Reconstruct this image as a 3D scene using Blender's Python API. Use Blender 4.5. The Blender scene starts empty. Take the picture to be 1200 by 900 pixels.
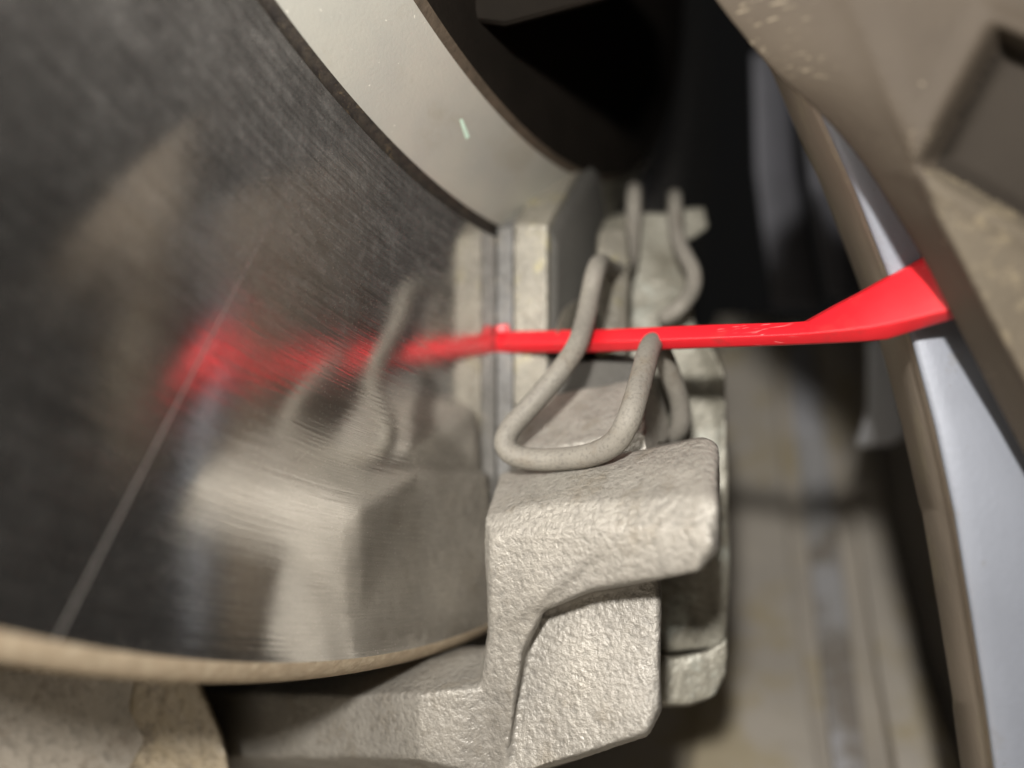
import bpy, bmesh, math, random
from mathutils import Vector, Matrix, noise

random.seed(4)
SC = bpy.context.scene
COL = SC.collection
MM = 0.001

# ------------------------------------------------------------------ camera
# World axes: X = wheel axle, outboard; disc friction face at X = 0, disc centre at the origin;
# -Z is the side of the disc that carries the caliper.  All coordinates in mm, scaled by MM.
F_PX = 800.0
N = Vector((0.87184145, -0.03261722, -0.48870094)).normalized()      # axle direction in camera axes (x right, y down, z forward)
C0 = Vector((-2.29442805, -113.84879165, 110.3439923))               # disc centre in camera axes
UPC = Vector((0, -1, 0))
ZA = (UPC - UPC.dot(N) * N).normalized()
YA = ZA.cross(N)
M3 = Matrix((N, YA, ZA))
CAM = M3 @ (-C0)
RIGHT, UP, FWD = M3 @ Vector((1, 0, 0)), M3 @ Vector((0, -1, 0)), M3 @ Vector((0, 0, 1))

cd = bpy.data.cameras.new('camera')
cam = bpy.data.objects.new('camera', cd)
COL.objects.link(cam)
mw = Matrix.Identity(4)
for i, a in enumerate((RIGHT, UP, -FWD)):
    for k in range(3):
        mw[k][i] = a[k]
mw.translation = CAM * MM
cam.matrix_world = mw
cd.sensor_width = 36
cd.lens = F_PX / 1200 * 36
cd.clip_start = 0.001
cd.clip_end = 20
cd.dof.use_dof = True
cd.dof.focus_distance = 0.076
cd.dof.aperture_fstop = 7.2
SC.camera = cam

# ------------------------------------------------------------------ light
w = bpy.data.worlds.new('World')
SC.world = w
w.use_nodes = True
bg = w.node_tree.nodes['Background']
bg.inputs[0].default_value = (1.0, 0.98, 0.96, 1)
bg.inputs[1].default_value = 0.005

def lamp(name, pos, target, power, size, color):
    ld = bpy.data.lights.new(name, 'AREA')
    ld.shape = 'DISK'
    ld.size = size * MM
    ld.energy = power
    ld.color = color
    o = bpy.data.objects.new(name, ld)
    COL.objects.link(o)
    o.location = pos * MM
    o.rotation_euler = (target - pos).to_track_quat('-Z', 'Y').to_euler()
    return o

TGT = CAM + FWD * 85 + RIGHT * 5
lamp('inspection_lamp', CAM - FWD * 50 + UP * 46 - RIGHT * 20, TGT, 0.425, 11, (1.0, 0.965, 0.905))

SC.view_settings.view_transform = 'Standard'
SC.view_settings.look = 'None'
SC.view_settings.exposure = 0
SC.view_settings.gamma = 1
SC.render.engine = 'CYCLES'
SC.cycles.max_bounces = 8
SC.cycles.use_denoising = True

# ------------------------------------------------------------------ pixel to place
def ray(x, y):
    return Vector(((x - 600) / F_PX, (y - 450) / F_PX, 1.0))
def pD(x, y, d):
    return M3 @ (ray(x, y) * d - C0)
def pX(x, y, X):
    d = ray(x, y)
    return M3 @ (d * ((N.dot(C0) + X) / N.dot(d)) - C0)
def pY(x, y, Y):
    d = M3 @ ray(x, y)
    return CAM + d * ((Y - CAM.y) / d.y)
def pR(x, y, R):
    """ray meets the inside of a cylinder of radius R round the axle"""
    d = M3 @ ray(x, y)
    a = d.y * d.y + d.z * d.z
    b = 2 * (CAM.y * d.y + CAM.z * d.z)
    c = CAM.y ** 2 + CAM.z ** 2 - R * R
    t = (-b + math.sqrt(b * b - 4 * a * c)) / (2 * a)
    return CAM + d * t

# ------------------------------------------------------------------ mesh helpers
def finish(name, me, mat, parent=None, smooth=True):
    o = bpy.data.objects.new(name, me)
    COL.objects.link(o)
    if mat:
        me.materials.clear()
        me.materials.append(mat)
    if smooth:
        for p in me.polygons:
            p.use_smooth = True
    if parent:
        o.parent = parent
    return o

def raw(name, verts, faces):
    me = bpy.data.meshes.new(name)
    me.from_pydata([tuple(v * MM) for v in verts], [], faces)
    bm = bmesh.new()
    bm.from_mesh(me)
    bmesh.ops.recalc_face_normals(bm, faces=bm.faces)
    bm.to_mesh(me)
    bm.free()
    return me

def loft(rings, cap=True, cap_a=True, cap_b=True):
    n = len(rings[0])
    V = [v for r in rings for v in r]
    Fc = []
    for k in range(len(rings) - 1):
        for i in range(n):
            j = (i + 1) % n
            Fc.append((k * n + i, k * n + j, (k + 1) * n + j, (k + 1) * n + i))
    if cap:
        if cap_a:
            Fc.append(tuple(range(n))[::-1])
        if cap_b:
            Fc.append(tuple((len(rings) - 1) * n + i for i in range(n)))
    return V, Fc

def join(parts):
    V, Fc = [], []
    for v, f in parts:
        o = len(V)
        V += v
        Fc += [tuple(i + o for i in q) for q in f]
    return V, Fc

def bake(o):
    dg = bpy.context.evaluated_depsgraph_get()
    dg.update()
    me = bpy.data.meshes.new_from_object(o.evaluated_get(dg))
    o.modifiers.clear()
    mats = list(o.data.materials)
    old = o.data
    o.data = me
    bpy.data.meshes.remove(old)
    me.materials.clear()
    for m in mats:
        me.materials.append(m)
    return me

def cast(name, parts, mat, parent, voxel=0.5, smooth=6, amp=0.1, freq=0.9, amp2=0.0, freq2=0.2, each=False):
    """closed solids fused into one rounded, rough casting"""
    V, Fc = join(parts)
    o = finish(name, raw(name, V, Fc), mat, parent)
    m = o.modifiers.new('r', 'REMESH')
    m.mode = 'VOXEL'
    m.voxel_size = voxel * MM
    if smooth:
        s = o.modifiers.new('s', 'SMOOTH')
        s.iterations = smooth
        s.factor = 0.5
    me = bake(o)
    if amp or amp2:
        nor = [v.normal.copy() for v in me.vertices]
        for v, nn in zip(me.vertices, nor):
            p = v.co / MM
            d = 0.0
            if amp:
                d += amp * (noise.noise(p * freq) + 0.5 * noise.noise(p * freq * 2.1 + Vector((7, 3, 1))))
            if amp2:
                d += amp2 * noise.noise(p * freq2 + Vector((31, 5, 9)))
            v.co += nn * d * MM
    for p in me.polygons:
        p.use_smooth = True
    return o

def bevelled(name, V, Fc, mat, parent, width=0.4, segs=3, smooth=True):
    o = finish(name, raw(name, V, Fc), mat, parent, smooth)
    if width:
        b = o.modifiers.new('b', 'BEVEL')
        b.width = width * MM
        b.segments = segs
        b.limit_method = 'ANGLE'
        b.angle_limit = math.radians(25)
        b.harden_normals = False
        me = bake(o)
        bm = bmesh.new()
        bm.from_mesh(me)
        for e in bm.edges:
            if len(e.link_faces) == 2 and e.calc_face_angle(0) > math.radians(40):
                e.smooth = False
        bm.to_mesh(me)
        bm.free()
        for p in me.polygons:
            p.use_smooth = smooth
    return o

def catmull(pts, rad, sub):
    P, Rr = [], []
    n = len(pts)
    for i in range(n - 1):
        a, b, c, d = pts[max(i - 1, 0)], pts[i], pts[i + 1], pts[min(i + 2, n - 1)]
        for k in range(sub):
            t = k / sub
            P.append(0.5 * ((2 * b) + (c - a) * t + (2 * a - 5 * b + 4 * c - d) * t * t + (3 * b - a - 3 * c + d) * t ** 3))
            Rr.append(rad[i] * (1 - t) + rad[i + 1] * t)
    P.append(pts[-1])
    Rr.append(rad[-1])
    return P, Rr

def tube(pts, rad, sub=10, seg=20):
    P, Rr = catmull(pts, rad, sub)
    rings = []
    t0 = (P[1] - P[0]).normalized()
    u = t0.orthogonal().normalized()
    for i, p in enumerate(P):
        t = (P[min(i + 1, len(P) - 1)] - P[max(i - 1, 0)]).normalized()
        u = (u - u.dot(t) * t).normalized()
        v = t.cross(u)
        r = Rr[i]
        rings.append([p + (u * math.cos(2 * math.pi * k / seg) + v * math.sin(2 * math.pi * k / seg)) * r for k in range(seg)])
    # rounded ends
    def cap(ring, c, d, r):
        out = []
        for s in (0.5, 0.85):
            out.append([c + (q - c) * math.cos(s * math.pi / 2) + d * r * math.sin(s * math.pi / 2) for q in ring])
        return out
    a = cap(rings[0], P[0], (P[0] - P[1]).normalized(), Rr[0])[::-1]
    b = cap(rings[-1], P[-1], (P[-1] - P[-2]).normalized(), Rr[-1])
    return loft(a + rings + b)

def revolve(profile, seg=256, a0=0.0, a1=2 * math.pi):
    """profile of (X, r); angle 0 points to -Z"""
    full = abs(a1 - a0 - 2 * math.pi) < 1e-6
    cnt = seg if full else seg + 1
    V, Fc = [], []
    for k in range(cnt):
        a = a0 + (a1 - a0) * k / seg
        for X, r in profile:
            V.append(Vector((X, math.sin(a) * r, -math.cos(a) * r)))
    n = len(profile)
    for k in range(seg):
        k2 = (k + 1) % cnt
        for i in range(n - 1):
            Fc.append((k * n + i, k * n + i + 1, k2 * n + i + 1, k2 * n + i))
    return V, Fc

def thing(name, label, cat, loc, group=None):
    o = bpy.data.objects.new(name, None)
    COL.objects.link(o)
    o.empty_display_size = 0.01
    o['label'] = label
    o['category'] = cat
    if group:
        o['group'] = group
    return o

# ------------------------------------------------------------------ materials
class NT:
    def __init__(self, name):
        self.m = bpy.data.materials.new(name)
        self.m.use_nodes = True
        self.t = self.m.node_tree
        self.b = self.t.nodes['Principled BSDF']
        self.co = self.t.nodes.new('ShaderNodeTexCoord').outputs['Object']
    def node(self, kind, **kw):
        n = self.t.nodes.new(kind)
        for k, v in kw.items():
            if k.startswith('_'):
                setattr(n, k[1:], v)
        return n
    def link(self, a, b):
        self.t.links.new(a, b)
    def noise(self, scale, detail=4, rough=0.55, co=None, dist=0.0):
        n = self.node('ShaderNodeTexNoise')
        n.inputs['Scale'].default_value = scale
        n.inputs['Detail'].default_value = detail
        n.inputs['Roughness'].default_value = rough
        n.inputs['Distortion'].default_value = dist
        self.link(co or self.co, n.inputs['Vector'])
        return n.outputs['Fac']
    def ramp(self, fac, stops):
        r = self.node('ShaderNodeValToRGB')
        while len(r.color_ramp.elements) < len(stops):
            r.color_ramp.elements.new(0.5)
        for e, (p, c) in zip(r.color_ramp.elements, stops):
            e.position = p
            e.color = (c, c, c, 1) if not isinstance(c, tuple) else (*c, 1)
        self.link(fac, r.inputs['Fac'])
        return r.outputs['Color']
    def mix(self, fac, a, b):
        n = self.node('ShaderNodeMix', _data_type='RGBA')
        for s, v in ((0, fac), (6, a), (7, b)):
            if isinstance(v, (tuple, float, int)):
                n.inputs[s].default_value = (*v, 1) if isinstance(v, tuple) else v
            else:
                self.link(v, n.inputs[s])
        return n.outputs[2]
    def math(self, op, a, b=0.0, c=0.0):
        n = self.node('ShaderNodeMath', _operation=op)
        for i, v in enumerate((a, b, c)):
            if isinstance(v, (float, int)):
                n.inputs[i].default_value = v
            else:
                self.link(v, n.inputs[i])
        return n.outputs[0]
    def bump(self, h, dist, strength=1.0, prev=None):
        n = self.node('ShaderNodeBump')
        n.inputs['Distance'].default_value = dist
        n.inputs['Strength'].default_value = strength
        self.link(h, n.inputs['Height'])
        if prev:
            self.link(prev, n.inputs['Normal'])
        return n.outputs[0]
    def set(self, **kw):
        for k, v in kw.items():
            k = {'Base': 'Base Color', 'Specular': 'Specular IOR Level'}.get(k, k)
            s = self.b.inputs[k]
            if isinstance(v, tuple):
                s.default_value = (*v, 1)
            elif isinstance(v, (float, int)):
                s.default_value = v
            else:
                self.link(v, s)
        return self

def mat_cast(name, c1, c2, stain=None, rough=(0.34, 0.55), grain=1400, spec=0.7, metal=0.25, bump=0.00025):
    t = NT(name)
    big = t.noise(90, 5, 0.6)
    fine = t.noise(grain, 3, 0.6)
    col = t.mix(t.ramp(big, [(0.35, 0.0), (0.65, 1.0)]), c1, c2)
    if stain:
        s = t.ramp(t.noise(160, 6, 0.7), [(0.55, 0.0), (0.68, 1.0)])
        col = t.mix(t.math('MULTIPLY', s, stain[1]), col, stain[0])
    pit = t.ramp(fine, [(0.32, 0.55), (0.5, 1.0)])
    mul = t.node('ShaderNodeMix', _data_type='RGBA', _blend_type='MULTIPLY')
    mul.inputs[0].default_value = 0.6
    t.link(col, mul.inputs[6]); t.link(pit, mul.inputs[7])
    r = t.node('ShaderNodeMapRange')
    t.link(t.noise(500, 3), r.inputs[0])
    r.inputs[1].default_value, r.inputs[2].default_value = 0.3, 0.7
    r.inputs[3].default_value, r.inputs[4].default_value = rough
    b = t.bump(fine, bump)
    t.set(Base=mul.outputs[2], Roughness=r.outputs[0], Metallic=metal, Specular=spec, Normal=b)
    return t.m

M_BRACKET = mat_cast('bracket_cast_iron', (0.312, 0.29, 0.256), (0.253, 0.236, 0.211), ((0.2, 0.172, 0.132), 0.6), rough=(0.36, 0.58), grain=1450, bump=0.0003)
M_WIRE = mat_cast('spring_steel', (0.225, 0.208, 0.178), (0.18, 0.166, 0.145), ((0.15, 0.12, 0.088), 0.6), rough=(0.52, 0.72), grain=2600, metal=0.05, spec=0.3, bump=0.00006)
M_CALIPER = mat_cast('caliper_cast_metal', (0.33, 0.315, 0.265), (0.22, 0.205, 0.165), ((0.46, 0.48, 0.43), 0.7), grain=900, bump=0.0003)
M_PLATE = mat_cast('pad_backing_steel', (0.235, 0.217, 0.178), (0.14, 0.128, 0.105), ((0.33, 0.29, 0.11), 0.75), grain=1300, bump=0.00025)
M_FRICTION = mat_cast('friction_lining', (0.15, 0.148, 0.145), (0.09, 0.086, 0.08), ((0.24, 0.21, 0.16), 0.6), grain=1200, metal=0.0, bump=0.0003, rough=(0.5, 0.8))
M_SHIM = mat_cast('shim_coating', (0.09, 0.086, 0.078), (0.072, 0.069, 0.063), grain=2500, metal=0.0, bump=0.00004, rough=(0.55, 0.65), spec=0.2)
M_KNUCKLE = mat_cast('knuckle_cast_iron', (0.34, 0.3, 0.25), (0.26, 0.235, 0.2), ((0.16, 0.13, 0.1), 0.8), grain=700, bump=0.0003, metal=0.0)
M_BEND = mat_cast('rusty_iron', (0.37, 0.32, 0.25), (0.3, 0.245, 0.165), ((0.09, 0.07, 0.055), 0.95), grain=900, bump=0.0004, metal=0.0)

def mat_disc():
    t = NT('machined_disc_face')
    sep = t.node('ShaderNodeSeparateXYZ'); t.link(t.co, sep.inputs[0])
    y, z = sep.outputs[1], sep.outputs[2]
    rad = t.math('SQRT', t.math('ADD', t.math('MULTIPLY', y, y), t.math('MULTIPLY', z, z)))
    ang = t.math('ARCTAN2', y, z)
    def ringco(kr, ka):
        c = t.node('ShaderNodeCombineXYZ')
        t.link(t.math('MULTIPLY', rad, kr), c.inputs[0])
        t.link(t.math('MULTIPLY', ang, ka), c.inputs[1])
        return c.outputs[0]
    g1 = t.noise(1.0, 2, 0.5, ringco(2600, 5))
    g2 = t.noise(1.0, 2, 0.6, ringco(5200, 26))
    g3 = t.noise(1.0, 1, 0.5, ringco(420, 1.5))
    speck = t.ramp(t.noise(5200, 1, 0.5), [(0.7, 0.0), (0.74, 1.0)])
    # a straight scratch mark left across the swept face
    a, b = pX(62, 757, 0) * MM, pX(352, 190, 0) * MM
    d = (b - a); L = math.hypot(d.y, d.z); ny, nz = -d.z / L, d.y / L
    dist = t.math('ABSOLUTE', t.math('ADD', t.math('MULTIPLY', t.math('SUBTRACT', y, a.y), ny), t.math('MULTIPLY', t.math('SUBTRACT', z, a.z), nz)))
    along = t.math('ADD', t.math('MULTIPLY', t.math('SUBTRACT', y, a.y), d.y / L / L), t.math('MULTIPLY', t.math('SUBTRACT', z, a.z), d.z / L / L))
    line = t.ramp(t.math('MULTIPLY', dist, 1500.0), [(0.04, 1.0), (0.22, 0.0)])
    fade = t.ramp(along, [(0.0, 0.55), (0.95, 0.22)])
    fade2 = t.ramp(along, [(0.98, 1.0), (1.0, 0.0)])
    scr = t.math('MULTIPLY', t.math('MULTIPLY', line, fade), t.math('MULTIPLY', fade2, 0.9))
    col = t.mix(t.ramp(g2, [(0.3, 0.0), (0.7, 1.0)]), (0.62, 0.605, 0.58), (0.78, 0.765, 0.735))
    mk = t.math('MAXIMUM', scr, t.math('MULTIPLY', speck, 0.7))
    col = t.mix(mk, col, (0.85, 0.82, 0.78))
    rr = t.node('ShaderNodeMapRange')
    t.link(g3, rr.inputs[0])
    rr.inputs[1].default_value, rr.inputs[2].default_value = 0.3, 0.7
    rr.inputs[3].default_value, rr.inputs[4].default_value = 0.11, 0.165
    rough = t.math('ADD', rr.outputs[0], t.math('MULTIPLY', mk, 0.5))
    bmp = t.bump(g1, 0.00002, 1.0)
    bmp = t.bump(g2, 0.00001, 1.0, bmp)
    tan = t.node('ShaderNodeTangent', _direction_type='RADIAL', _axis='X')
    t.set(Base=col, Metallic=1.0, Roughness=rough, Anisotropic=0.75, Normal=bmp)
    t.b.inputs['Anisotropic Rotation'].default_value = 0.25
    t.link(tan.outputs[0], t.b.inputs['Tangent'])
    b2 = t.node('ShaderNodeBsdfPrincipled')
    t.link(t.mix(t.ramp(t.noise(240, 5, 0.65), [(0.35, 0.0), (0.7, 1.0)]), (0.4, 0.375, 0.355), (0.6, 0.57, 0.54)), b2.inputs['Base Color'])
    b2.inputs['Metallic'].default_value = 0.5
    b2.inputs['Roughness'].default_value = 0.6
    t.link(t.bump(t.noise(1500, 3, 0.6), 0.00012), b2.inputs['Normal'])
    film = t.math('ADD', t.ramp(t.noise(1.0, 3, 0.6, ringco(2400, 9)), [(0.3, 0.12), (0.7, 0.27)]), t.ramp(t.noise(700, 3, 0.6), [(0.5, 0.0), (0.75, 0.1)]))
    wr = t.node('ShaderNodeMapRange')                      # dust film thickened inward as painted haze to veil reflections, thinned near the rim
    t.link(t.math('ADD', rad, t.math('MULTIPLY', t.noise(40, 2), 0.012)), wr.inputs[0])
    wr.inputs[1].default_value, wr.inputs[2].default_value = 0.106, 0.13
    wr.inputs[3].default_value, wr.inputs[4].default_value = 1.0, 0.22
    film = t.math('MULTIPLY', film, wr.outputs[0])
    film = t.math('MAXIMUM', film, scr)
    mx = t.node('ShaderNodeMixShader')
    t.link(film, mx.inputs[0]); t.link(t.b.outputs[0], mx.inputs[1]); t.link(b2.outputs[0], mx.inputs[2])
    t.link(mx.outputs[0], t.t.nodes['Material Output'].inputs['Surface'])
    return t.m
M_DISC = mat_disc()

def mat_plain(name, c1, c2, scale=120, rough=0.5, metal=0.0, spec=0.5, bumpd=0.00005, bscale=1500, stain=None, specks=None, scratch=None):
    t = NT(name)
    col = t.mix(t.ramp(t.noise(scale, 5, 0.6), [(0.35, 0.0), (0.65, 1.0)]), c1, c2)
    if stain:
        s = t.ramp(t.noise(stain[2], 6, 0.72), [(stain[3], 0.0), (stain[3] + 0.1, 1.0)])
        col = t.mix(t.math('MULTIPLY', s, stain[1]), col, stain[0])
    if specks:
        s = t.ramp(t.noise(specks[1], 2, 0.5), [(specks[2], 0.0), (specks[2] + 0.04, 1.0)])
        col = t.mix(s, col, specks[0])
    if scratch:
        mp = t.node('ShaderNodeMapping')
        mp.inputs['Rotation'].default_value = (0.5, 0.3, 0.9)
        mp.inputs['Scale'].default_value = (350, 3200, 3200)
        t.link(t.co, mp.inputs['Vector'])
        ln = t.ramp(t.noise(1.0, 2, 0.5, mp.outputs[0]), [(0.62, 0.0), (0.68, 1.0)])
        ar = t.ramp(t.noise(110, 2, 0.5), [(0.58, 0.0), (0.68, 0.8)])
        col = t.mix(t.math('MULTIPLY', ln, ar), col, scratch)
    t.set(Base=col, Roughness=rough, Metallic=metal, Specular=spec, Normal=t.bump(t.noise(bscale, 3), bumpd))
    return t.m

M_HAT = mat_plain('hat_coating', (0.46, 0.445, 0.39), (0.4, 0.395, 0.36), 70, 0.42, 0.3, 0.5, 0.00003, 2500, specks=((0.66, 0.64, 0.57), 1500, 0.73), stain=((0.37, 0.345, 0.285), 0.55, 75, 0.53))
M_RUST_LIP = mat_plain('rusty_disc_lip', (0.44, 0.35, 0.25), (0.36, 0.285, 0.2), 600, 0.6, 0.2, 0.4, 0.00008, 2000, stain=((0.55, 0.47, 0.35), 0.6, 900, 0.5))
M_GROOVE = mat_plain('unswept_disc_root', (0.06, 0.05, 0.04), (0.03, 0.026, 0.024), 900, 0.55, 0.4, 0.4, 0.00008, 2000, stain=((0.2, 0.15, 0.09), 0.6, 700, 0.58))
M_RED = mat_plain('red_plastic', (0.64, 0.014, 0.024), (0.56, 0.011, 0.018), 60, 0.4, 0.0, 0.5, 0.00002, 900, stain=((0.3, 0.03, 0.03), 0.45, 150, 0.56), scratch=(0.8, 0.22, 0.22))
M_DUSTY = mat_plain('brake_dusted_alloy', (0.07, 0.056, 0.042), (0.054, 0.043, 0.033), 45, 0.68, 0.0, 0.18, 0.00006, 1800, specks=((0.26, 0.22, 0.16), 700, 0.755), scratch=(0.26, 0.22, 0.16))
M_DUSTY2 = mat_plain('flecked_dusty_alloy', (0.105, 0.087, 0.064), (0.083, 0.069, 0.052), 60, 0.66, 0.0, 0.2, 0.0001, 1200, stain=((0.22, 0.18, 0.12), 0.7, 330, 0.53))
M_SILVER = mat_plain('silver_wheel_paint', (0.235, 0.25, 0.29), (0.2, 0.212, 0.245), 40, 0.55, 0.15, 0.4, 0.00004, 1800, specks=((0.16, 0.15, 0.14), 900, 0.72), stain=((0.18, 0.17, 0.16), 0.5, 120, 0.56))
M_BARREL = mat_plain('dirty_wheel_barrel', (0.58, 0.53, 0.46), (0.47, 0.43, 0.38), 22, 0.5, 0.2, 0.5, 0.0002, 300, stain=((0.46, 0.38, 0.22), 0.6, 35, 0.52))
M_DARK = mat_plain('dim_hub_shade', (0.03, 0.023, 0.017), (0.022, 0.017, 0.013), 60, 0.6, 0.0, 0.3)  # unassigned dark tone, shade of the hub flange put into the colour
M_BLACK = mat_plain('shaded_hub', (0.012, 0.0095, 0.0075), (0.008, 0.0065, 0.005), 60, 0.8, 0.0, 0.06)  # near-black colour stands in for the shade around the hub
M_FLANK = mat_plain('dusty_spoke_flank', (0.3, 0.25, 0.2), (0.22, 0.185, 0.15), 40, 0.6, 0.0, 0.3, stain=((0.32, 0.28, 0.2), 0.5, 90, 0.52))
M_FOOT = mat_plain('lit_silver_paint', (0.8, 0.81, 0.85), (0.74, 0.75, 0.79), 40, 0.35, 0.3, 0.5)  # paler copy of the silver, painted brighter to make up for lamp falloff
M_MARK = mat_plain('green_paint', (0.55, 0.72, 0.6), (0.5, 0.66, 0.55), 400, 0.5)
M_HATRIM = mat_plain('rusted_hat_rim', (0.08, 0.06, 0.042), (0.055, 0.042, 0.03), 500, 0.7, 0.0, 0.3, 0.0001, 1500)
M_POCKET = mat_plain('dark_pocket_floor', (0.036, 0.03, 0.024), (0.028, 0.023, 0.019), 50, 0.8, 0.0, 0.1)  # darker brown for the floor of the spoke pocket
M_FAR = mat_plain('dim_silver_paint', (0.13, 0.13, 0.15), (0.09, 0.09, 0.1), 30, 0.5, 0.2, 0.4)  # darker silver, the dim light on the far spokes painted in
M_RIB = mat_plain('bare_alloy_band', (0.62, 0.62, 0.66), (0.48, 0.47, 0.46), 25, 0.45, 0.3, 0.5, stain=((0.24, 0.19, 0.13), 0.7, 28, 0.5))

# ------------------------------------------------------------------ wheel (large structure)
wheel = thing('alloy_wheel', 'dust-covered silver alloy wheel around the brake, seen from inside its spokes', 'wheel', None)
# barrel
prof = [(-70, 208), (-30, 206), (5, 204), (40, 205), (62, 207), (80, 214), (80, 219), (-70, 214), (-70, 208)]
V, Fc = revolve(prof, 96, math.radians(-60), math.radians(63.5))
finish('barrel', raw('barrel', V, Fc), M_BARREL, wheel)
def band(name, rows, mat, R=204, th=3.0):
    """raised strip on the barrel: rows of (y, x0, x1) pixels put on the barrel's inner surface"""
    rings = []
    for y, x0, x1 in rows:
        a, b = pR(x0, y, R - th), pR(x1, y, R - th)
        oa, ob = pR(x0, y, R - th), pR(x1, y, R - th)
        k = (R + 1.5) / (R - th)
        rings.append([a, b, Vector((ob.x, ob.y * k, ob.z * k)), Vector((oa.x, oa.y * k, oa.z * k))])
    V, Fc = loft(rings)
    return bevelled(name, V, Fc, mat, wheel, 0.8, 2)
band('rim_step', [(370, 840, 903), (500, 840, 912), (640, 840, 925), (780, 830, 942), (960, 800, 968)], M_BARREL, th=5)
band('rim_band', [(400, 922, 952), (500, 930, 966), (640, 947, 984), (780, 962, 1000), (960, 985, 1022)], M_RIB, th=4)
band('rim_step', [(400, 975, 1010), (500, 988, 1022), (640, 1006, 1050), (780, 1028, 1082), (960, 1062, 1150)], M_BARREL, th=8)
# silver spoke whose painted side shows between barrel and dusty spoke
L = [(930, 60, 66), (964, 140, 66.5), (1000, 220, 68.4), (1035, 310, 70), (1068, 400, 69.6), (1095, 500, 67.6), (1117, 600, 66.8), (1137, 720, 66.8), (1153, 820, 66.8), (1172, 960, 66.8)]
Rr = [(1010, 60, 65.5), (1050, 140, 66), (1090, 220, 67.8), (1130, 310, 69.4), (1165, 400, 69), (1200, 500, 66.6), (1235, 600, 65.8), (1260, 720, 65.8), (1280, 820, 65.8), (1290, 960, 65.8)]
rings = []
for (a, b) in zip(L, Rr):
    m = [(a[q] * (1 - t_) + b[q] * t_) for t_ in (0.25, 0.6) for q in range(3)]
    rings.append([pD(*a), pD(m[0], m[1], m[2] - 0.35), pD(m[3], m[4], m[5] - 0.4), pD(*b), pD(b[0] + 20, b[1], b[2] + 16), pD(a[0] + 6, a[1], a[2] + 14)])
V, Fc = loft(rings)
sp = bevelled('spoke', V, Fc, M_SILVER, wheel, 0.7, 3)
sp['label'] = 'clean silver painted spoke side'
# dusty flank of that spoke, one step behind
rings = []
for (a, b) in zip(L, Rr):
    k = max(0.0, min(1.0, (a[1] - 60) / 500))
    rings.append([pD(a[0] - 6 + 3 * k, a[1], a[2] + 4), pD(a[0] + 30, a[1], a[2] + 4), pD(a[0] + 30, a[1], a[2] + 40), pD(a[0] - 36 - 2 * k, a[1], a[2] + 26 - 8 * k)])
V, Fc = loft(rings)
bevelled('spoke_flank', V, Fc, M_FLANK, sp, 1.0, 3)
# far spoke foot
V, Fc = loft([[pD(x, y, d) for x, y in ((1016, 396), (1044, 396), (1064, 508), (1046, 520), (1003, 524), (1016, 480))] for d in (150, 172)])
bevelled('spoke_foot', V, Fc, M_FOOT, wheel, 1.0, 3)
for rows in ([(880, 922, 60, 190), (884, 932, 200, 200), (905, 962, 360, 205)], [(940, 960, 150, 180), (952, 985, 250, 185), (968, 1004, 350, 190)]):
    rings = [[pD(x0, y, d), pD(x1, y, d), pD(x1 + 4, y, d + 14), pD(x0 + 4, y, d + 14)] for x0, x1, y, d in rows]
    V, Fc = loft(rings)
    bevelled('spoke', V, Fc, M_FAR, wheel, 1.5, 3)
# hub flange above the disc hat
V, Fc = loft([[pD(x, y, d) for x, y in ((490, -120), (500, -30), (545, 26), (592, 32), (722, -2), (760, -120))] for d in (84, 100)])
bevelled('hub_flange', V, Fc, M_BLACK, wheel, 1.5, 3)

# dusty spoke close by: a curved surface with a flank, a flat back and a cast pocket
EDGE = [(800, -60), (838, 0), (872, 42), (908, 86), (966, 136), (1012, 190), (1046, 245), (1082, 302), (1120, 378), (1160, 456), (1200, 532), (1270, 660)]
RIDGE = [(960, -60), (995, 0), (1015, 42), (1030, 86), (1050, 136), (1074, 190), (1092, 245), (1124, 302), (1163, 378), (1206, 456), (1250, 532), (1320, 660)]
POCKET = [(1168, 40), (1082, 198), (1210, 262), (1420, 380), (1420, 150)]
def interp(tab, y):
    for (x0, y0), (x1, y1) in zip(tab, tab[1:]):
        if y <= y1:
            return x0 + (x1 - x0) * (y - y0) / (y1 - y0)
    return tab[-1][0]
def inside(poly, x, y):
    """signed distance to a convex polygon, positive inside"""
    n = len(poly); best = 1e9
    cx = sum(p[0] for p in poly) / n; cy = sum(p[1] for p in poly) / n
    for (x0, y0), (x1, y1) in zip(poly, poly[1:] + poly[:1]):
        nx, ny = y1 - y0, x0 - x1
        L_ = math.hypot(nx, ny); nx /= L_; ny /= L_
        if (cx - x0) * nx + (cy - y0) * ny < 0:
            nx, ny = -nx, -ny
        best = min(best, (x - x0) * nx + (y - y0) * ny)
    return best
def sstep(a, b, t):
    t = max(0.0, min(1.0, (t - a) / (b - a)))
    return t * t * (3 - 2 * t)
def edge_smooth(tab, y):
    return sum(interp(tab, y + k) for k in (-24, -12, 0, 12, 24)) / 5
rowsF, rowsB, flag = [], [], []
ys = [-56 + 5 * k for k in range(134)]
NC = 70
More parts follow.
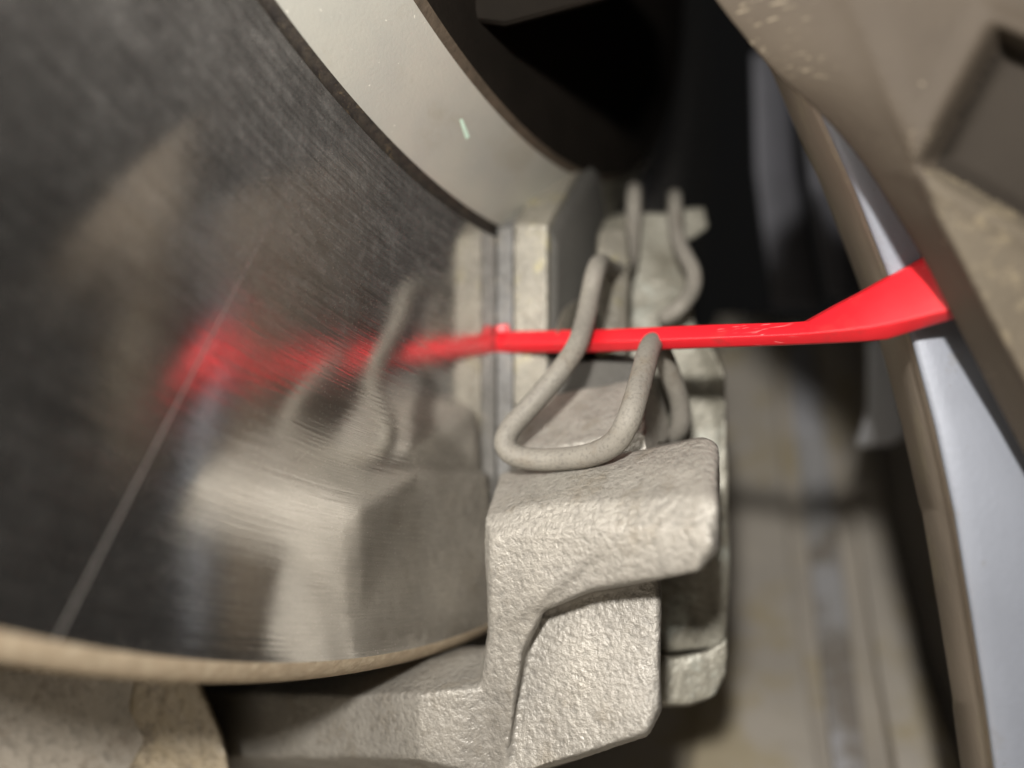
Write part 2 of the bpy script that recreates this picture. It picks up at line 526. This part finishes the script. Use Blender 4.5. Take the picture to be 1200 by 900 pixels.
for y in ys:
    e, r = edge_smooth(EDGE, y), edge_smooth(RIDGE, y)
    rf, rb, ff = [], [], []
    for k in range(NC + 1):
        u = k / NC
        x = e + (1420 - e) * u ** 1.3
        s_ = (x - e) / (r - e)
        d = 63.0 - 5.5 * min(1.0, s_) ** 0.9 - 0.5 * sstep(0.8, 1.3, s_)
        d -= 0.018 * max(0.0, x - r) * (1 - 0.5 * sstep(150, 420, y))
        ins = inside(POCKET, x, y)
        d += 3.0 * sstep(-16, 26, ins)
        d -= 0.35 * math.exp(-((ins + 18) / 14.0) ** 2)
        rf.append(pD(x, y, d))
        rb.append(pD(x + 26 * min(1.0, 3 * u + 0.25), y - 8, 64.4 + 9 * u))
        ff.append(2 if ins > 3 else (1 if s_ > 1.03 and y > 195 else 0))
    rowsF.append(rf); rowsB.append(rb); flag.append(ff)
m_, n_ = len(ys), NC + 1
V = [p for r in rowsF for p in r] + [p for r in rowsB for p in r]
Fc, mi = [], []
for k in range(m_ - 1):
    for i in range(n_ - 1):
        q = (k * n_ + i, k * n_ + i + 1, (k + 1) * n_ + i + 1, (k + 1) * n_ + i)
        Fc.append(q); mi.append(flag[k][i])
        Fc.append(tuple(m_ * n_ + a for a in q[::-1])); mi.append(0)
edge = list(range(n_)) + [k * n_ + n_ - 1 for k in range(1, m_)] + [(m_ - 1) * n_ + i for i in range(n_ - 2, -1, -1)] + [k * n_ for k in range(m_ - 2, 0, -1)]
for a, b in zip(edge, edge[1:] + edge[:1]):
    Fc.append((a, b, b + m_ * n_, a + m_ * n_)); mi.append(0)
me = raw('spoke', V, Fc)
near = finish('spoke', me, M_DUSTY, wheel)
me.materials.append(M_DUSTY2)
me.materials.append(M_POCKET)
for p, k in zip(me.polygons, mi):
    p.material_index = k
near['label'] = 'brown dusty back of a spoke with a cast pocket'

# ------------------------------------------------------------------ knuckle
kn = thing('steering_knuckle', 'stained grey iron knuckle lug with rusty pitted end below the disc edge', 'knuckle', None)
D0 = 92
pts = [(-120, 780), (180, 780), (182, 812), (170, 960), (-120, 960)]
cast('lug', [loft([[pD(x, y, D0) for x, y in pts], [pD(x, y, D0 + 18) for x, y in pts]])], M_KNUCKLE, kn, 0.8, 6, 0.06, 0.5, 0.3, 0.1)
pts = [(160, 780), (226, 780), (243, 820), (262, 868), (270, 905), (262, 960), (158, 960), (146, 905), (170, 868), (150, 830)]
e = cast('pitted_end', [loft([[pD(x, y, D0 - 0.8) for x, y in pts], [pD(x, y, D0 + 17) for x, y in pts]])], M_BEND, kn, 0.6, 6, 0.16, 0.6)

# ------------------------------------------------------------------ brake disc
disc = thing('brake_disc', 'shiny machined steel brake disc with rusty edge, mirroring the gauge and spring', 'brake disc', None)
V, Fc = revolve([(0.0, 91.8), (0.0, 110), (0.0, 130), (0.0, 148.9)], 360)
finish('friction_face', raw('friction_face', V, Fc), M_DISC, disc)
V, Fc = revolve([(0.0, 148.9), (-0.2, 149.45), (-0.7, 150.2), (-1.4, 150.8), (-2.4, 151.1), (-11.5, 151.1), (-12.5, 149), (-12.5, 60)], 360)
finish('rusty_edge', raw('rusty_edge', V, Fc), M_RUST_LIP, disc)
V, Fc = revolve([(0.0, 91.8), (-0.5, 91.4), (-0.7, 90.8), (-0.5, 90.2), (0.2, 89.8)], 360)
finish('root_groove', raw('root_groove', V, Fc), M_GROOVE, disc)
V, Fc = revolve([(0.2, 89.8), (0.6, 89.4), (1.5, 88.2), (4, 84.6), (6.5, 81.6), (7.7, 80.35)], 360)
hat_ = finish('hat', raw('hat', V, Fc), M_HAT, disc)
V, Fc = revolve([(7.7, 80.35), (8.1, 79.9), (8.5, 79.3)], 360)
finish('rusty_hat_rim', raw('rusty_hat_rim', V, Fc), M_HATRIM, disc)
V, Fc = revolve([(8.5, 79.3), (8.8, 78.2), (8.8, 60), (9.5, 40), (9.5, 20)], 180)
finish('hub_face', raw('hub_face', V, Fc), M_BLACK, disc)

HATP = [(0.2, 89.8), (0.6, 89.4), (1.5, 88.2), (4, 84.6), (6.5, 81.6), (8.0, 80.0)]
def on_hat(x, y):
    d = M3 @ ray(x, y)
    for k in range(4000):
        p = CAM + d * (40 + k * 0.02)
        for (x0, r0), (x1, r1) in zip(HATP, HATP[1:]):
            if x0 <= p.x <= x1 and math.hypot(p.y, p.z) <= r0 + (r1 - r0) * (p.x - x0) / (x1 - x0):
                return p
    return CAM + d * 80
q = [on_hat(x, y) for x, y in ((538.5, 141), (542, 139.5), (550.5, 161), (546, 164))]
V, Fc = loft([[p - FWD * 0.12 + UP * 0.02 for p in q], [p + FWD * 0.2 for p in q]])
mk_ = finish('paint_mark', raw('paint_mark', V, Fc), M_MARK, hat_, False)
mk_['label'] = 'short pale green paint tick on the hat'

# ------------------------------------------------------------------ brake pad
pad = thing('brake_pad', 'thin worn brake pad pressed against the disc behind the red gauge', 'brake pad', None)
rA = [pX(x, y, 0.06) for x, y in ((581, 600), (581, 268), (586, 262), (600, 252), (640, 240), (640, 600))]
rB = [pX(x, y, 2.7) for x, y in ((600, 600), (600, 266), (606, 260), (620, 250), (660, 240), (660, 600))]
cast('friction_lining', [loft([rA, rB])], M_FRICTION, pad, 0.3, 2, 0.06, 0.8)
rA = [pX(x, y, 2.8) for x, y in ((601, 620), (601, 262), (652, 180), (676, 172), (690, 240), (700, 620))]
rB = [pX(x, y, 8.2) for x, y in ((641, 620), (641, 264), (690, 174), (703, 200), (713, 255), (742, 620))]
plate_ = cast('backing_plate', [loft([rA, rB])], M_PLATE, pad, 0.3, 2, 0.05, 0.7)
rA = [pX(x, y, 8.15) for x, y in ((644, 620), (644, 268), (690, 182), (702, 203), (711, 256), (740, 620))]
rB = [pX(x, y, 8.9) for x, y in ((651, 620), (654, 286), (692, 200), (702, 210), (711, 262), (740, 620))]
V, Fc = loft([rA, rB])
bevelled('shim', V, Fc, M_SHIM, plate_, 0.25, 2)
V, Fc = loft([[pX(x, y, X) for x, y in ((652, 384), (660, 362), (672, 354), (684, 350), (690, 420), (655, 420))] for X in (9.0, 11.5)])
bevelled('shim_tab', V, Fc, M_PLATE, plate_, 0.4, 2)

# ------------------------------------------------------------------ caliper
cal = thing('brake_caliper', 'mottled greenish grey brake caliper casting behind the bracket', 'caliper', None)
front = [(700, 300, 112), (706, 258, 118), (735, 250, 121), (795, 250, 121), (806, 300, 117), (812, 380, 110), (838, 410, 104), (850, 440, 101), (853, 560, 97), (855, 680, 95), (852, 760, 94), (700, 770, 94), (690, 500, 100), (696, 400, 106)]
cast('body', [loft([[pD(*p) for p in front], [pD(p[0] - 3, p[1], p[2] + 26) for p in front]])], M_CALIPER, cal, 0.5, 8, 0.14, 0.45, 0.35, 0.12)
front = [(700, 752, 91), (700, 800, 90.5), (720, 826, 90), (808, 826, 90), (838, 815, 90), (851, 790, 90.5), (853, 745, 91), (830, 762, 91), (790, 770, 91)]
cast('finger_lug', [loft([[pD(*p) for p in front], [pD(p[0] - 3, p[1], p[2] + 22) for p in front]])], M_CALIPER, cal, 0.45, 7, 0.1, 0.5)
front = [(700, 282, 108), (703, 268, 109), (735, 266, 110), (738, 300, 108), (736, 420, 101), (700, 420, 101)]
cast('piston_side', [loft([[pD(*p) for p in front], [pD(p[0] - 3, p[1], p[2] + 14) for p in front]])], M_PLATE, cal, 0.45, 8, 0.08, 0.5)
front = [(790, 246, 124), (826, 243, 124), (830, 268, 123), (812, 280, 122), (790, 282, 122)]
cast('far_lug', [loft([[pD(*p) for p in front], [pD(p[0] - 3, p[1], p[2] + 12) for p in front]])], M_CALIPER, cal, 0.5, 6, 0.1, 0.5)

# ------------------------------------------------------------------ bracket
br = thing('caliper_bracket', 'grainy beige-grey cast iron caliper bracket straddling the disc edge', 'bracket', None)
# upper arm: loft from the front face back, three sections
sA = [(574, 632), (612, 624), (740, 620), (818, 618), (832, 626), (834, 638), (818, 668), (690, 693), (636, 713), (612, 762), (590, 930), (540, 960), (560, 830), (574, 745)]
sB = [(567, 606), (612, 592), (740, 583), (826, 580), (842, 590), (842, 646), (822, 668), (690, 694), (636, 715), (612, 764), (590, 930), (540, 960), (560, 830), (572, 745)]
sC = [(586, 556), (625, 545), (750, 528), (826, 512), (842, 520), (842, 640), (815, 660), (690, 694), (640, 715), (620, 764), (595, 930), (540, 960), (562, 830), (575, 745)]
def yo(x):
    return -4.0 * max(0.0, (x - 640) / 200)
ringsU = [[pY(x, y, -28.5 + yo(x)) for x, y in sA], [pY(x, y, -26.6 + yo(x)) for x, y in sB], [pY(x, y, -17.5 + yo(x)) for x, y in sC]]
ringsU.append([pY(x - 6 if x > 700 else x, y, -8) for x, y in sC])
upper = loft(ringsU)
# cross beam under the disc edge
beam = loft([[pY(x, yt, yf), pY(x + 12, yt - 40, yf + 9), pY(x + 12, yt - 50, yf + 16), pY(x, yb + 30, yf + 24), pY(x, yb + 4, yf + 6), pY(x, yb - 10, yf - 0.5)] for x, yt, yb, yf in ((120, 806, 900, -24), (300, 812, 897, -26), (420, 815, 897, -29.5), (490, 812, 900, -31.2), (540, 807, 912, -29.8), (592, 806, 928, -27.2))])
# lower lug, set back under the arm
lA = [(640, 684, -22.6), (772, 676, -21.5), (774, 826, -25), (758, 857, -26.2), (640, 897, -28.2), (582, 915, -28.6), (598, 800, -28.2)]
lB = [(630, 684, -20.5), (774, 672, -19.5), (776, 832, -23), (760, 862, -24), (640, 902, -25), (575, 922, -25), (590, 800, -25)]
lug = loft([[pY(*p) for p in lA], [pY(*p) for p in lB], [pY(x - 8, y, -9) for x, y, q in lB]])
cast('body', [upper, beam, lug], M_BRACKET, br, 0.28, 15, 0.06, 1.55, 0.3, 0.14)
# raised boss that the spring loops round
bA = [(604, 560), (606, 528), (640, 526), (735, 508), (756, 510), (764, 560)]
bB = [(596, 560), (602, 484), (632, 466), (700, 452), (758, 444), (772, 520)]
ringsB = [[pY(x, y, -16.5) for x, y in bA], [pY(x, y, -8) for x, y in bB]]
ringsB.append([p + Vector((0, 6, 0)) for p in ringsB[-1]])
cast('boss', [loft(ringsB)], M_BRACKET, br, 0.3, 5, 0.06, 1.5, 0.25, 0.3)
# abutment that carries the pad ear
ab = [(632, 428), (746, 418), (750, 470), (632, 490)]
cast('abutment', [loft([[pY(x, y, -6) for x, y in ab], [pY(x, y, 2) for x, y in ab]])], M_SHIM, br, 0.35, 4, 0.05, 0.6)

# ------------------------------------------------------------------ wire spring
W = [(788, 262, 142), (789, 236, 134), (791, 232, 122), (792, 268, 115), (799, 292, 112), (812, 318, 109), (811, 340, 107), (797, 360, 105), (780, 372, 106)]
spring = thing('retaining_spring', 'bent grey steel wire spring looped round the bracket boss over the gauge', 'spring', None)
path = [(746, 262, 138), (744, 226, 130), (743, 228, 121), (742, 265, 118), (739, 300, 115), (733, 316, 112), (716, 316, 105), (704, 309, 98), (698, 318, 94.5), (692, 345, 93.5), (685, 378, 91), (676, 405, 88.5), (660, 430, 86.8), (640, 455, 86), (614, 484, 86), (597, 504, 85.8), (592, 519, 85.4), (600, 532, 84.6), (624, 538, 83.4), (655, 538, 81.8), (692, 533, 78.8), (720, 519, 76.6), (735, 495, 75.6), (744, 470, 76.6), (753, 438, 79.5), (760, 412, 83), (766, 402, 86), (774, 412, 89), (786, 440, 91.5), (796, 470, 93.5), (797, 498, 95), (786, 512, 97)]
V, Fc = tube([pD(*p) for p in path], [1.38] * len(path), 10, 24)
finish('near_loop', raw('near_loop', V, Fc), M_WIRE, spring)
V, Fc = tube([pD(*p) for p in [(746, 262, 138), (766, 285, 146)] + W], [1.3] * (len(W) + 2), 10, 16)
finish('far_loop', raw('far_loop', V, Fc), M_WIRE, spring)

# ------------------------------------------------------------------ red gauge
ga = thing('pad_gauge', 'red plastic pad thickness gauge poked through the spring against the disc', 'gauge', None)
P0 = pX(580.5, 400, 0.05)
P1 = pD(1115, 370, 64.5)
def gdepth(x):
    # distance of the straight blade along its pixel column
    lo, hi = 0.0, 1.3
    for _ in range(40):
        m = (lo + hi) / 2
        q = M3.transposed() @ (P0 + (P1 - P0) * m) + C0
        if 600 + F_PX * q.x / q.z < x:
            lo = m
        else:
            hi = m
    return q.z
def gs(x, t, r, b, th=2.2):
    d = gdepth(x)
    T, Rg, B = pD(x, t, d + 1.0), pD(x, r, d - 0.9), pD(x, b, d + 0.35)
    return [T, Rg, B, B + FWD * th, T + FWD * th]
blade = [gs(*a) for a in ((581, 388, 404, 413), (600, 388, 403, 413), (700, 386, 400.5, 412), (840, 380, 395.6, 407), (925, 377.5, 392, 404), (949, 376, 390.5, 403))]
V, Fc = loft(blade, cap_b=False)
bevelled('blade', V, Fc, M_RED, ga, 0.22, 3)
flare = [gs(*a) for a in ((949, 376, 390.5, 403), (985, 356, 387.5, 401.5), (1017, 339.5, 384, 399.7), (1041, 326, 380, 397.5), (1082, 304, 370.5, 384.5), (1117, 285, 362, 374.5), (1180, 255, 345, 358))]
V, Fc = loft(flare, cap_a=False)
bevelled('handle', V, Fc, M_RED, ga, 0.22, 3)
d = gdepth(588)
V, Fc = loft([[pD(581, 391, d), pD(582, 381, d), pD(596, 379.5, d), pD(598, 391, d)], [pD(581, 391, d) + FWD * 2.4, pD(582, 381, d) + FWD * 2.4, pD(596, 379.5, d) + FWD * 2.4, pD(598, 391, d) + FWD * 2.4]])
bevelled('hook_tip', V, Fc, M_RED, ga, 0.25, 3)
